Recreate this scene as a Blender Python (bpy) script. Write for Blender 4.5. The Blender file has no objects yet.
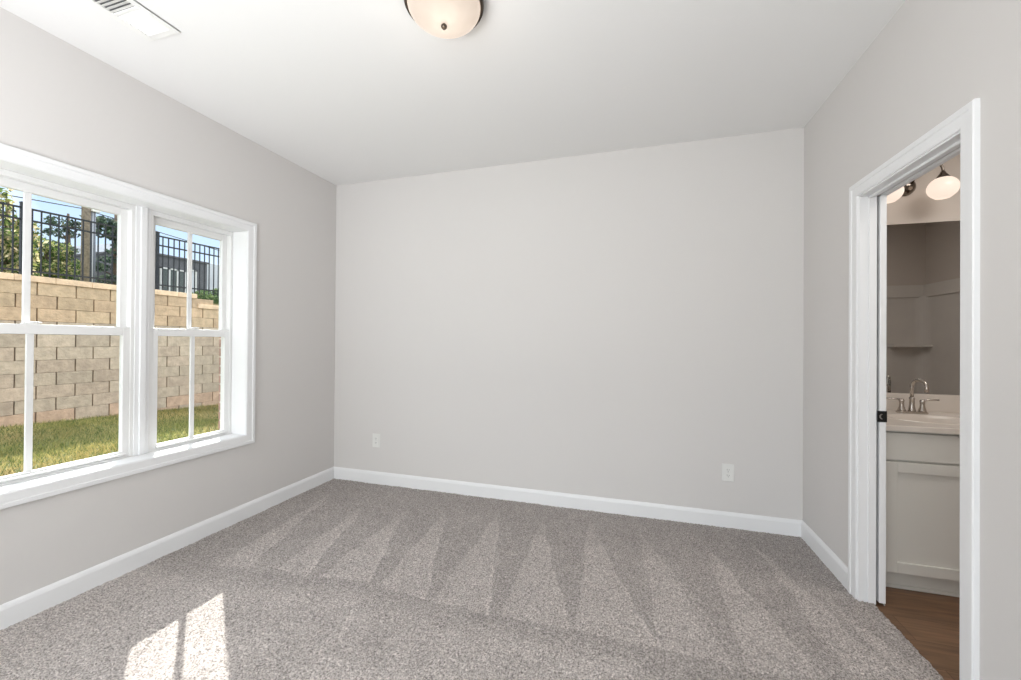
import bpy, bmesh, math, random
import numpy as np
from mathutils import Vector, Matrix

random.seed(7)
rng = np.random.default_rng(7)
S = bpy.context.scene
C = S.collection

# ------------------------------------------------------------------ room dimensions (metres)
XL, XR, YB, H = -2.658, 1.100, 3.148, 2.74      # left wall, right wall, back wall faces, ceiling
YR = -1.90                                      # rear wall, behind the camera
WT = 0.12                                       # left wall thickness (framing) 
XB0, XB1, YB0, YB1 = 1.207, 3.28, 0.50, 3.205   # bathroom
WY0, WY1, WZ0, WZ1 = 0.188, 2.234, 0.606, 2.071 # window opening
DY0, DY1, DZ = 1.792, 2.452, 2.034              # door opening

# ------------------------------------------------------------------ camera
cam_d = bpy.data.cameras.new('camera')
cam = bpy.data.objects.new('camera', cam_d)
C.objects.link(cam)
S.camera = cam
cam_d.sensor_width = 36.0
cam_d.sensor_fit = 'HORIZONTAL'
cam_d.lens = 403.845 / 1021 * 36.0
cam_d.clip_start = 0.02
yaw, pitch, roll = 0.2913698, 0.0049009, 0.0071896
r0 = Vector((math.cos(yaw), math.sin(yaw), 0)); f0 = Vector((-math.sin(yaw), math.cos(yaw), 0)); u0 = Vector((0, 0, 1))
fw = f0 * math.cos(pitch) + u0 * math.sin(pitch)
up = u0 * math.cos(pitch) - f0 * math.sin(pitch)
rr = r0 * math.cos(roll) + up * math.sin(roll)
uu = up * math.cos(roll) - r0 * math.sin(roll)
cam.matrix_world = Matrix(((rr.x, uu.x, -fw.x, 0), (rr.y, uu.y, -fw.y, 0), (rr.z, uu.z, -fw.z, 1.28738), (0, 0, 0, 1)))

# ------------------------------------------------------------------ view, world, sun, area lights
S.view_settings.view_transform = 'Standard'
S.view_settings.look = 'None'
S.view_settings.exposure = 0.0
S.view_settings.gamma = 1.0
S.view_settings.use_curve_mapping = False
S.cycles.use_denoising = True
S.cycles.max_bounces = 10
S.cycles.diffuse_bounces = 6
S.cycles.transparent_max_bounces = 16
S.cycles.sample_clamp_indirect = 6.0

W = bpy.data.worlds.new('sky'); S.world = W
W.use_nodes = True
nt = W.node_tree; nt.nodes.clear()
def wn(t, **k):
    n = nt.nodes.new(t)
    for a, b in k.items(): setattr(n, a, b)
    return n
w_out = wn('ShaderNodeOutputWorld'); w_bg = wn('ShaderNodeBackground')
w_tc = wn('ShaderNodeTexCoord'); w_sep = wn('ShaderNodeSeparateXYZ')
w_ramp = wn('ShaderNodeValToRGB'); w_noise = wn('ShaderNodeTexNoise'); w_cr = wn('ShaderNodeValToRGB'); w_mix = wn('ShaderNodeMix', data_type='RGBA')
nt.links.new(w_tc.outputs['Generated'], w_sep.inputs[0])
nt.links.new(w_sep.outputs['Z'], w_ramp.inputs[0])
e = w_ramp.color_ramp.elements
e[0].position = 0.0; e[0].color = (0.74, 0.86, 1.0, 1)
e[1].position = 0.30; e[1].color = (0.50, 0.70, 1.0, 1)
k = w_ramp.color_ramp.elements.new(0.42); k.color = (0.62, 0.78, 1.0, 1)
k = w_ramp.color_ramp.elements.new(0.60); k.color = (2.6, 2.7, 2.9, 1)
nt.links.new(w_tc.outputs['Generated'], w_noise.inputs['Vector'])
w_noise.inputs['Scale'].default_value = 2.6; w_noise.inputs['Detail'].default_value = 6
nt.links.new(w_noise.outputs['Fac'], w_cr.inputs[0])
w_cr.color_ramp.elements[0].position = 0.48; w_cr.color_ramp.elements[0].color = (0, 0, 0, 1)
w_cr.color_ramp.elements[1].position = 0.68; w_cr.color_ramp.elements[1].color = (1, 1, 1, 1)
nt.links.new(w_cr.outputs[0], w_mix.inputs[0])
nt.links.new(w_ramp.outputs[0], w_mix.inputs[6])
w_mix.inputs[7].default_value = (1.5, 1.5, 1.5, 1)
nt.links.new(w_mix.outputs[2], w_bg.inputs[0])
w_bg.inputs[1].default_value = 1.3
nt.links.new(w_bg.outputs[0], w_out.inputs[0])

def light(name, kind, energy, color, loc, **k):
    d = bpy.data.lights.new(name, kind); d.energy = energy; d.color = color
    for a, b in k.items(): setattr(d, a, b)
    o = bpy.data.objects.new(name, d); o.location = loc; C.objects.link(o)
    return o
sun = light('sun', 'SUN', 10.5, (1.0, 0.972, 0.93), (0, 0, 10), angle=0.008)
sun.rotation_euler = Vector((-0.832, 0.612, 0.749)).to_track_quat('Z', 'Y').to_euler()
rear_fill = light('added_rear_fill', 'AREA', 98.0, (0.97, 0.985, 1.0), (-0.8, YR - 0.35, 1.25), shape='RECTANGLE', size=3.0, size_y=2.2)  # added fill behind the camera, standing in for daylight from an unseen source
rear_fill.rotation_euler = (math.pi / 2, 0, 0)
rear_fill.rotation_euler = Vector((0, -1, 0)).to_track_quat('Z', 'Y').to_euler()

ceiling_fill = light('added_ceiling_fill', 'AREA', 66.0, (0.98, 0.985, 1.0), (-1.3, -0.5, 1.0), shape='DISK', size=1.6)  # added fill, unseen behind the camera, aimed up to brighten ceiling and walls
ceiling_fill.rotation_euler = (math.pi, 0, 0)
bath_fill = light('added_bathroom_fill', 'AREA', 17.0, (1.0, 0.95, 0.89), (2.0, 1.95, H - 0.03), shape='DISK', size=0.95)  # unseen fill added overhead to brighten the bathroom

# ------------------------------------------------------------------ materials
def lin(c):
    return tuple(((v / 255) / 12.92 if v / 255 <= 0.04045 else ((v / 255 + 0.055) / 1.055) ** 2.4) for v in c)
def mat(name, col, rough=0.6, metal=0.0, var=0.0, vscale=8.0, bump=0.0, bscale=60.0, bdist=0.002, attr=None, spec=0.5, emit=None, estr=0.0, two=None, detail=4):
    m = bpy.data.materials.new(name); m.use_nodes = True
    n = m.node_tree; b = n.nodes['Principled BSDF']
    b.inputs['Base Color'].default_value = (*col, 1)
    b.inputs['Roughness'].default_value = rough
    b.inputs['Metallic'].default_value = metal
    b.inputs['Specular IOR Level'].default_value = spec
    tc = n.nodes.new('ShaderNodeTexCoord')
    src = None
    if attr:
        at = n.nodes.new('ShaderNodeAttribute'); at.attribute_name = attr
        src = at.outputs['Color']
    if var > 0 or two:
        no = n.nodes.new('ShaderNodeTexNoise'); no.inputs['Scale'].default_value = vscale; no.inputs['Detail'].default_value = detail
        n.links.new(tc.outputs['Object'], no.inputs['Vector'])
        mx = n.nodes.new('ShaderNodeMix'); mx.data_type = 'RGBA'
        cr = n.nodes.new('ShaderNodeValToRGB'); cr.color_ramp.elements[0].position = 0.35; cr.color_ramp.elements[1].position = 0.65
        n.links.new(no.outputs['Fac'], cr.inputs[0])
        c2 = two if two else tuple(v * (1 - var) for v in col)
        if src is not None:
            mx.blend_type = 'MULTIPLY'; mx.inputs[0].default_value = 1.0
            cr.color_ramp.elements[0].color = (1 - var, 1 - var, 1 - var, 1)
            n.links.new(src, mx.inputs[6]); n.links.new(cr.outputs[0], mx.inputs[7])
        else:
            n.links.new(cr.outputs[0], mx.inputs[0])
            mx.inputs[6].default_value = (*c2, 1); mx.inputs[7].default_value = (*col, 1)
        src = mx.outputs[2]
    if src is not None: n.links.new(src, b.inputs['Base Color'])
    if bump > 0:
        nb = n.nodes.new('ShaderNodeTexNoise'); nb.inputs['Scale'].default_value = bscale; nb.inputs['Detail'].default_value = 4
        n.links.new(tc.outputs['Object'], nb.inputs['Vector'])
        bp = n.nodes.new('ShaderNodeBump'); bp.inputs['Strength'].default_value = bump; bp.inputs['Distance'].default_value = bdist
        n.links.new(nb.outputs['Fac'], bp.inputs['Height']); n.links.new(bp.outputs[0], b.inputs['Normal'])
    if emit:
        b.inputs['Emission Color'].default_value = (*emit, 1); b.inputs['Emission Strength'].default_value = estr
    return m

M = {}
M['wall'] = mat('greige_wall_paint', (0.64, 0.622, 0.61), 0.85, bump=0.08, bscale=220, bdist=0.0006, spec=0.2)
M['ceil'] = mat('flat_white_ceiling_paint', (0.79, 0.788, 0.785), 0.9, bump=0.10, bscale=180, bdist=0.0008, spec=0.15)
M['trim'] = mat('white_semigloss_trim', (0.785, 0.79, 0.80), 0.38, bump=0.03, bscale=30, bdist=0.0005, spec=0.35)
M['vinyl'] = mat('white_window_vinyl', (0.77, 0.77, 0.765), 0.35, var=0.02, spec=0.4)
M['plastic'] = mat('white_outlet_plastic', (0.73, 0.73, 0.71), 0.35, var=0.02)
M['dark'] = mat('dark_slot', (0.02, 0.02, 0.02), 0.7, var=0.2)
M['carpet_base'] = mat('carpet_backing', (0.30, 0.27, 0.25), 0.95, var=0.1)
M['subfloor'] = mat('subfloor', (0.35, 0.3, 0.25), 0.9, var=0.1)
M['nickel'] = mat('brushed_nickel', (0.58, 0.54, 0.50), 0.22, 1.0, var=0.1, vscale=80)
M['dnickel'] = mat('dark_polished_nickel', (0.22, 0.19, 0.165), 0.18, 1.0, var=0.1, vscale=80)
M['bronze'] = mat('dark_bronze', (0.10, 0.08, 0.065), 0.35, 0.9, var=0.2, vscale=60)
M['black'] = mat('matte_black_metal', (0.012, 0.012, 0.013), 0.4, 0.3, var=0.2)
M['steel'] = mat('worn_steel', (0.5, 0.5, 0.5), 0.35, 1.0, var=0.1)
M['cab'] = mat('painted_greige_cabinet', (0.66, 0.645, 0.605), 0.45, bump=0.03, bscale=40, bdist=0.0005)
M['marble'] = mat('cultured_marble', (0.70, 0.645, 0.59), 0.22, var=0.06, vscale=5, two=(0.66, 0.60, 0.545))
M['bathwall'] = mat('bathroom_wall_paint', (0.66, 0.60, 0.55), 0.85, bump=0.08, bscale=200, bdist=0.0006, spec=0.2)
M['surround'] = mat('fiberglass_tub_surround', (0.74, 0.70, 0.66), 0.3, var=0.03)
M['vent'] = mat('white_painted_vent_metal', (0.80, 0.80, 0.785), 0.5, var=0.03)
M['vent_in'] = mat('vent_duct_interior', (0.10, 0.10, 0.10), 0.8, var=0.1)
M['iron'] = mat('black_painted_fence_iron', (0.02, 0.022, 0.025), 0.5, 0.2, var=0.2)
M['pole'] = mat('weathered_pole_wood', (0.30, 0.25, 0.20), 0.9, var=0.4, vscale=14, bump=0.4, bscale=30, bdist=0.01)
M['galv'] = mat('galvanized_steel_pole', (0.13, 0.14, 0.165), 0.75, 0.0, var=0.15)
M['porc'] = mat('white_porcelain', (0.8, 0.8, 0.78), 0.3, var=0.03)
M['wire'] = mat('black_cable', (0.03, 0.03, 0.035), 0.6, var=0.2)
M['bldg'] = mat('dark_grey_siding', (0.115, 0.115, 0.125), 0.8, var=0.2, vscale=3, bump=0.2, bscale=12, bdist=0.01)
M['bldg2'] = mat('pale_grey_siding', (0.55, 0.57, 0.60), 0.8, var=0.08, vscale=2)
M['frame_w'] = mat('pale_storefront_frame', (0.6, 0.6, 0.58), 0.6, var=0.05)
M['glass_d'] = mat('dark_reflective_glazing', (0.05, 0.07, 0.06), 0.08, 0.0, var=0.4, vscale=3, spec=0.8)
M['soil'] = mat('lawn_soil', (0.13, 0.15, 0.05), 0.95, var=0.4, vscale=3, bump=0.5, bscale=30, bdist=0.02)
M['soil2'] = mat('upper_ground', (0.22, 0.21, 0.12), 0.95, var=0.4, vscale=0.6)
M['bark'] = mat('tree_bark', (0.14, 0.10, 0.07), 0.9, var=0.3, vscale=10, bump=0.5, bscale=20, bdist=0.01)
M['block'] = mat('split_face_concrete_block', (0.5, 0.45, 0.36), 0.92, attr='tint', var=0.22, vscale=9, bump=0.9, bscale=26, bdist=0.012, detail=8)
M['joint'] = mat('block_joint_shadow_gap', (0.16, 0.12, 0.085), 0.95, var=0.2)
M['brick'] = mat('pink_brown_brick', (0.40, 0.25, 0.20), 0.9, var=0.2, vscale=20)
M['mortar'] = mat('pale_mortar', (0.72, 0.70, 0.66), 0.9, var=0.08)

def foliage_mat(name, attr='tint'):
    m = bpy.data.materials.new(name); m.use_nodes = True
    n = m.node_tree; b = n.nodes['Principled BSDF']; out = n.nodes['Material Output']
    at = n.nodes.new('ShaderNodeAttribute'); at.attribute_name = attr
    no = n.nodes.new('ShaderNodeTexNoise'); no.inputs['Scale'].default_value = 4
    mx = n.nodes.new('ShaderNodeMix'); mx.data_type = 'RGBA'; mx.blend_type = 'MULTIPLY'; mx.inputs[0].default_value = 0.4
    n.links.new(at.outputs['Color'], mx.inputs[6]); n.links.new(no.outputs['Color'], mx.inputs[7])
    n.links.new(mx.outputs[2], b.inputs['Base Color']); b.inputs['Roughness'].default_value = 0.7; b.inputs['Specular IOR Level'].default_value = 0.2
    tr = n.nodes.new('ShaderNodeBsdfTranslucent'); n.links.new(mx.outputs[2], tr.inputs[0])
    ms = n.nodes.new('ShaderNodeMixShader'); ms.inputs[0].default_value = 0.4
    n.links.new(b.outputs[0], ms.inputs[1]); n.links.new(tr.outputs[0], ms.inputs[2]); n.links.new(ms.outputs[0], out.inputs[0])
    return m
M['leaf'] = foliage_mat('leaf_green')
M['grass'] = foliage_mat('grass_green')

def glass_mat():
    m = bpy.data.materials.new('clear_window_glass'); m.use_nodes = True
    n = m.node_tree; n.nodes.clear()
    out = n.nodes.new('ShaderNodeOutputMaterial'); t = n.nodes.new('ShaderNodeBsdfTransparent'); g = n.nodes.new('ShaderNodeBsdfGlossy')
    t.inputs[0].default_value = (0.97, 0.98, 0.97, 1); g.inputs['Roughness'].default_value = 0.02
    lw = n.nodes.new('ShaderNodeLayerWeight'); lw.inputs[0].default_value = 0.15
    mu = n.nodes.new('ShaderNodeMath'); mu.operation = 'MULTIPLY'; mu.inputs[1].default_value = 0.35
    ms = n.nodes.new('ShaderNodeMixShader')
    n.links.new(lw.outputs['Fresnel'], mu.inputs[0]); n.links.new(mu.outputs[0], ms.inputs[0])
    n.links.new(t.outputs[0], ms.inputs[1]); n.links.new(g.outputs[0], ms.inputs[2]); n.links.new(ms.outputs[0], out.inputs[0])
    return m
M['glass'] = glass_mat()

def mirror_mat():
    m = bpy.data.materials.new('mirror_silver'); m.use_nodes = True
    n = m.node_tree; b = n.nodes['Principled BSDF']
    no = n.nodes.new('ShaderNodeTexNoise'); no.inputs['Scale'].default_value = 3
    cr = n.nodes.new('ShaderNodeValToRGB'); cr.color_ramp.elements[0].color = (0.50, 0.50, 0.495, 1); cr.color_ramp.elements[1].color = (0.52, 0.52, 0.515, 1)
    n.links.new(no.outputs['Fac'], cr.inputs[0]); n.links.new(cr.outputs[0], b.inputs['Base Color'])
    b.inputs['Metallic'].default_value = 1; b.inputs['Roughness'].default_value = 0.015
    return m
M['mirror'] = mirror_mat()

def shade_mat(name, base, hot, strength, spots=()):
    """opal glass that gives off light: an even warm glow, hotter round the bulbs inside"""
    m = bpy.data.materials.new(name); m.use_nodes = True
    n = m.node_tree; b = n.nodes['Principled BSDF']
    b.inputs['Base Color'].default_value = (0.20, 0.195, 0.185, 1); b.inputs['Roughness'].default_value = 0.25
    tc = n.nodes.new('ShaderNodeTexCoord'); last = None
    for s, rad in spots:
        vm = n.nodes.new('ShaderNodeVectorMath'); vm.operation = 'DISTANCE'; vm.inputs[1].default_value = s
        n.links.new(tc.outputs['Object'], vm.inputs[0])
        mr = n.nodes.new('ShaderNodeMapRange'); mr.interpolation_type = 'SMOOTHSTEP'
        mr.inputs['From Min'].default_value = 0.0; mr.inputs['From Max'].default_value = rad
        mr.inputs['To Min'].default_value = 1.0; mr.inputs['To Max'].default_value = 0.0
        n.links.new(vm.outputs['Value'], mr.inputs[0])
        if last is None: last = mr.outputs[0]
        else:
            a = n.nodes.new('ShaderNodeMath'); a.operation = 'MAXIMUM'; n.links.new(last, a.inputs[0]); n.links.new(mr.outputs[0], a.inputs[1]); last = a.outputs[0]
    no = n.nodes.new('ShaderNodeTexNoise'); no.inputs['Scale'].default_value = 9
    n.links.new(tc.outputs['Object'], no.inputs['Vector'])
    nm = n.nodes.new('ShaderNodeMath'); nm.operation = 'MULTIPLY'; nm.inputs[1].default_value = 0.3; n.links.new(no.outputs['Fac'], nm.inputs[0])
    if last is not None:
        a = n.nodes.new('ShaderNodeMath'); a.operation = 'ADD'; n.links.new(last, a.inputs[0]); n.links.new(nm.outputs[0], a.inputs[1]); last = a.outputs[0]
    else: last = nm.outputs[0]
    mx = n.nodes.new('ShaderNodeMix'); mx.data_type = 'RGBA'; mx.inputs[6].default_value = (*base, 1); mx.inputs[7].default_value = (*hot, 1)
    n.links.new(last, mx.inputs[0]); n.links.new(mx.outputs[2], b.inputs['Emission Color']); b.inputs['Emission Strength'].default_value = strength
    return m

def wood_mat():
    m = bpy.data.materials.new('brown_plank_flooring'); m.use_nodes = True
    n = m.node_tree; b = n.nodes['Principled BSDF']
    tc = n.nodes.new('ShaderNodeTexCoord')
    br = n.nodes.new('ShaderNodeTexBrick'); br.inputs['Scale'].default_value = 1.0
    br.inputs['Brick Width'].default_value = 1.2; br.inputs['Row Height'].default_value = 0.17; br.inputs['Mortar Size'].default_value = 0.0015
    br.inputs['Color1'].default_value = (0.215, 0.118, 0.062, 1); br.inputs['Color2'].default_value = (0.165, 0.088, 0.045, 1); br.inputs['Mortar'].default_value = (0.08, 0.04, 0.02, 1)
    n.links.new(tc.outputs['Object'], br.inputs['Vector'])
    mp = n.nodes.new('ShaderNodeMapping'); mp.inputs['Scale'].default_value = (2.5, 30, 1)
    no = n.nodes.new('ShaderNodeTexNoise'); no.inputs['Scale'].default_value = 1.6; no.inputs['Detail'].default_value = 6
    n.links.new(tc.outputs['Object'], mp.inputs[0]); n.links.new(mp.outputs[0], no.inputs['Vector'])
    cr = n.nodes.new('ShaderNodeValToRGB'); cr.color_ramp.elements[0].position = 0.3; cr.color_ramp.elements[0].color = (0.6, 0.6, 0.6, 1); cr.color_ramp.elements[1].position = 0.7; cr.color_ramp.elements[1].color = (1.15, 1.15, 1.15, 1)
    n.links.new(no.outputs['Fac'], cr.inputs[0])
    mx = n.nodes.new('ShaderNodeMix'); mx.data_type = 'RGBA'; mx.blend_type = 'MULTIPLY'; mx.inputs[0].default_value = 1
    n.links.new(br.outputs['Color'], mx.inputs[6]); n.links.new(cr.outputs[0], mx.inputs[7]); n.links.new(mx.outputs[2], b.inputs['Base Color'])
    b.inputs['Roughness'].default_value = 0.4
    return m
M['wood'] = wood_mat()

def carpet_mat():
    m = bpy.data.materials.new('grey_taupe_cut_pile_carpet'); m.use_nodes = True
    n = m.node_tree; b = n.nodes['Principled BSDF']
    tc = n.nodes.new('ShaderNodeTexCoord')
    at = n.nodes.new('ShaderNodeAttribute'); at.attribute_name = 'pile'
    n1 = n.nodes.new('ShaderNodeTexNoise'); n1.inputs['Scale'].default_value = 150; n1.inputs['Detail'].default_value = 5; n1.inputs['Roughness'].default_value = 0.7
    n.links.new(tc.outputs['Object'], n1.inputs['Vector'])
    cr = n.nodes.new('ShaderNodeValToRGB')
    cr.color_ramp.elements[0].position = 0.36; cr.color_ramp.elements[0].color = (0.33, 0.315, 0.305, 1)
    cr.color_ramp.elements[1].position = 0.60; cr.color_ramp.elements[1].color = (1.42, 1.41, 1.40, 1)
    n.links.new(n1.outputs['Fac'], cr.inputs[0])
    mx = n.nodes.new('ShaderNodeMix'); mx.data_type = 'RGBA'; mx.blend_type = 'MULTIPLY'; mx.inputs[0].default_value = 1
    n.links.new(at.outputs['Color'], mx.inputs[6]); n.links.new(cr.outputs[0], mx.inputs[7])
    n.links.new(mx.outputs[2], b.inputs['Base Color'])
    b.inputs['Roughness'].default_value = 1.0; b.inputs['Specular IOR Level'].default_value = 0.05
    b.inputs['Sheen Weight'].default_value = 0.15; b.inputs['Sheen Roughness'].default_value = 0.6
    bp = n.nodes.new('ShaderNodeBump'); bp.inputs['Strength'].default_value = 0.9; bp.inputs['Distance'].default_value = 0.006
    n.links.new(n1.outputs['Fac'], bp.inputs['Height']); n.links.new(bp.outputs[0], b.inputs['Normal'])
    return m
M['carpet'] = carpet_mat()

# ------------------------------------------------------------------ mesh helpers
class MB:
    def __init__(s): s.v = []; s.f = []; s.mi = []; s.sm = []
    def add(s, vs, fs, mi=0, smooth=False):
        o = len(s.v); s.v += [tuple(v) for v in vs]
        for f in fs: s.f.append(tuple(i + o for i in f)); s.mi.append(mi); s.sm.append(smooth)
        return s
    def box(s, x0, x1, y0, y1, z0, z1, b=0.0, mi=0):
        if x0 > x1: x0, x1 = x1, x0
        if y0 > y1: y0, y1 = y1, y0
        if z0 > z1: z0, z1 = z1, z0
        bm = bmesh.new()
        bmesh.ops.create_cube(bm, size=1)
        for v in bm.verts: v.co = ((x0 + x1) / 2 + v.co.x * (x1 - x0), (y0 + y1) / 2 + v.co.y * (y1 - y0), (z0 + z1) / 2 + v.co.z * (z1 - z0))
        if b > 0:
            bmesh.ops.bevel(bm, geom=list(bm.edges), offset=min(b, 0.45 * min(x1 - x0, y1 - y0, z1 - z0)), segments=2, affect='EDGES', profile=0.6)
        bm.verts.index_update()
        s.add([v.co[:] for v in bm.verts], [[v.index for v in f.verts] for f in bm.faces], mi)
        bm.free(); return s
    def extrude(s, prof, path0, path1, ax_u, ax_v, mi=0):
        """closed 2-D profile (u, v) swept straight from path0 to path1"""
        n = len(prof); a = Vector(path0); b = Vector(path1); U = Vector(ax_u); V = Vector(ax_v)
        vs = [a + U * p[0] + V * p[1] for p in prof] + [b + U * p[0] + V * p[1] for p in prof]
        fs = [(i, (i + 1) % n, n + (i + 1) % n, n + i) for i in range(n)] + [tuple(range(n))[::-1], tuple(range(n, 2 * n))]
        return s.add(vs, fs, mi)
    def lathe(s, prof, c=(0, 0, 0), axis='Z', n=32, mi=0, smooth=True, sc=(1, 1, 1)):
        vs = []; fs = []
        for r, h in prof:
            for i in range(n):
                a = 2 * math.pi * i / n; x, y = r * math.cos(a), r * math.sin(a)
                if axis == 'Z': p = (x, y, h)
                elif axis == 'Y': p = (x, h, y)
                else: p = (h, x, y)
                vs.append((c[0] + p[0] * sc[0], c[1] + p[1] * sc[1], c[2] + p[2] * sc[2]))
        for j in range(len(prof) - 1):
            for i in range(n):
                k = (i + 1) % n
                fs.append((j * n + i, j * n + k, (j + 1) * n + k, (j + 1) * n + i))
        if prof[0][0] > 1e-6: fs.append(tuple(range(n))[::-1])
        if prof[-1][0] > 1e-6: fs.append(tuple(range((len(prof) - 1) * n, len(prof) * n)))
        return s.add(vs, fs, mi, smooth)
    def tube(s, pts, r, n=12, mi=0, smooth=True):
        pts = [Vector(p) for p in pts]; rs = r if isinstance(r, (list, tuple)) else [r] * len(pts)
        vs = []; fs = []; prev = None
        for i, p in enumerate(pts):
            t = (pts[min(i + 1, len(pts) - 1)] - pts[max(i - 1, 0)]).normalized()
            if prev is None:
                a = Vector((0, 0, 1)) if abs(t.z) < 0.9 else Vector((1, 0, 0))
                u = t.cross(a).normalized()
            else: u = (prev - t * prev.dot(t)).normalized()
            prev = u; w = t.cross(u)
            for k in range(n):
                an = 2 * math.pi * k / n
                vs.append(p + (u * math.cos(an) + w * math.sin(an)) * rs[i])
        for j in range(len(pts) - 1):
            for i in range(n):
                k = (i + 1) % n
                fs.append((j * n + i, j * n + k, (j + 1) * n + k, (j + 1) * n + i))
        fs.append(tuple(range(n))[::-1]); fs.append(tuple(range((len(pts) - 1) * n, len(pts) * n)))
        return s.add(vs, fs, mi, smooth)
    def build(s, name, mats, parent=None, loc=None):
        if not isinstance(mats, (list, tuple)): mats = [mats]
        me = bpy.data.meshes.new(name); me.from_pydata(s.v, [], s.f)
        for m in mats: me.materials.append(m)
        me.polygons.foreach_set('material_index', s.mi); me.polygons.foreach_set('use_smooth', s.sm)
        bm = bmesh.new(); bm.from_mesh(me); bmesh.ops.remove_doubles(bm, verts=bm.verts, dist=1e-6)
        bmesh.ops.recalc_face_normals(bm, faces=bm.faces); bm.to_mesh(me); bm.free()
        if loc is not None:
            me.transform(Matrix.Translation(-Vector(loc)))
        o = bpy.data.objects.new(name, me); C.objects.link(o)
        if loc is not None: o.location = loc
        if parent is not None:
            o.parent = parent
            if loc is None: o.matrix_parent_inverse = parent.matrix_world.inverted()
        return o

def tag(o, label=None, cat=None, group=None, kind=None):
    if label: o['label'] = label
    if cat: o['category'] = cat
    if group: o['group'] = group
    if kind: o['kind'] = kind
    return o
def struct(o, label=None, cat=None): return tag(o, label, cat, None, 'structure')
def empty(name, loc=(0, 0, 0)):
    o = bpy.data.objects.new(name, None); o.location = loc; C.objects.link(o)
    o.empty_display_size = 0.1
    bpy.context.view_layer.update()
    return o
def part(mb, name, mats, parent):
    """part built in world coordinates, parented at the thing's base"""
    o = mb.build(name, mats)
    o.parent = parent
    m = parent.matrix_world if parent.parent is None else None
    root = parent
    off = Vector((0, 0, 0))
    while root is not None: off += Vector(root.location); root = root.parent
    o.data.transform(Matrix.Translation(-off))
    return o

# ------------------------------------------------------------------ room shell
b = MB(); b.box(XL - 0.25, XR + 0.06, YR - 0.12, YB + 0.12, -0.14, -0.012); struct(b.build('floor', M['subfloor']), 'floor slab under the bedroom carpet', 'floor')
b = MB(); b.box(XR + 0.06, XB1 + 0.1, YB0 - 0.1, YB1 + 0.1, -0.14, -0.004); struct(b.build('floor_bathroom', M['wood']), 'brown wood plank floor inside the bathroom doorway', 'floor')
b = MB(); b.box(XL - 0.25, XB1 + 0.1, YR - 0.12, YB1 + 0.15, H, H + 0.12); struct(b.build('ceiling', M['ceil']), 'flat white ceiling', 'ceiling')

b = MB()   # left wall round the window opening
x0, x1 = XL - WT, XL
q_ = 0.013
b.box(x0, x1, YR - 0.12, WY0 - q_, -0.012, H); b.box(x0, x1, WY1 + q_, YB + 0.12, -0.012, H)
b.box(x0, x1, WY0 - q_, WY1 + q_, -0.012, WZ0 - q_); b.box(x0, x1, WY0 - q_, WY1 + q_, WZ1 + q_, H)
struct(b.build('wall_left', M['wall']), 'greige left wall holding the white window', 'wall')
b = MB(); b.box(XL, XR + 0.114, YB, YB + 0.12, -0.012, H); struct(b.build('wall_back', M['wall']), 'greige blank back wall with two outlets', 'wall')

b = MB()   # right wall: door opening, hollow pocket for the sliding door
b.box(XR, XB0, YR - 0.12, DY0, -0.012, H); b.box(XR, XB0, DY0, DY1, DZ, H)
b.box(XR, XR + 0.066, DY1, YB, -0.012, DZ); b.box(XB0 - 0.0015, XB0, DY1, YB, -0.012, DZ); b.box(XR, XB0, DY1, YB, DZ, H)
struct(b.build('wall_right', M['wall']), 'greige right wall holding the bathroom doorway', 'wall')
RX0, RX1, RZ = -2.3, 0.7, 2.15
b = MB(); b.box(XL, RX0, YR - 0.12, YR, -0.012, H); b.box(RX1, XR, YR - 0.12, YR, -0.012, H); b.box(RX0, RX1, YR - 0.12, YR, RZ, H)
struct(b.build('wall_rear', M['wall']), 'greige rear wall with opening for an added glass door', 'wall')

# bathroom walls
b = MB(); b.box(XB0, XB1 + 0.1, YB1, YB1 + 0.1, -0.004, H); struct(b.build('wall_bathroom_back', M['bathwall']), 'beige bathroom wall behind the vanity', 'wall')
b = MB(); b.box(XB1, XB1 + 0.1, YB0 - 0.1, YB1, -0.004, H); struct(b.build('wall_bathroom_right', M['bathwall']), 'beige bathroom side wall', 'wall')
b = MB(); b.box(XB0, XB1, YB0 - 0.1, YB0, -0.004, H); struct(b.build('wall_bathroom_front', M['bathwall']), 'beige bathroom wall behind the tub', 'wall')

# unseen sliding glass door, added behind the camera to admit the fill
dr = empty('added_rear_door', ((RX0 + RX1) / 2, YR - 0.06, 0)); struct(dr, 'unseen wide glass door added in the rear wall for fill light', 'door')
for k, (a, c) in enumerate(((RX0, (RX0 + RX1) / 2 + 0.03), ((RX0 + RX1) / 2 - 0.03, RX1))):
    yy = YR - 0.03 - 0.05 * k; m = MB()
    for q in ((a, a + 0.07, 0, RZ), (c - 0.07, c, 0, RZ), (a + 0.07, c - 0.07, 0, 0.09), (a + 0.07, c - 0.07, RZ - 0.07, RZ)):
        m.box(q[0], q[1], yy - 0.035, yy, q[2], q[3], 0.004)
    p = part(m, 'sash', M['vinyl'], dr)
    part(MB().box(a + 0.06, c - 0.06, yy - 0.02, yy - 0.015, 0.08, RZ - 0.06), 'glass_pane', M['glass'], dr)

# ------------------------------------------------------------------ carpet
def px2floor(u, v):
    d = rr * ((u - 510.5) / 403.845) - uu * ((v - 340.0) / 403.845) + fw
    t = -1.28738 / d.z
    return (d.x * t, d.y * t)
def c7(u, v): return px2floor(300 + u / 2.042, 480 + v / 2.042)

def in_tri(X, Y, a, b_, c):
    def s(p, q): return (X - q[0]) * (p[1] - q[1]) - (p[0] - q[0]) * (Y - q[1])
    d1, d2, d3 = s(a, b_), s(b_, c), s(c, a)
    return ~(((d1 < 0) | (d2 < 0) | (d3 < 0)) & ((d1 > 0) | (d2 > 0) | (d3 > 0)))

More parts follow.
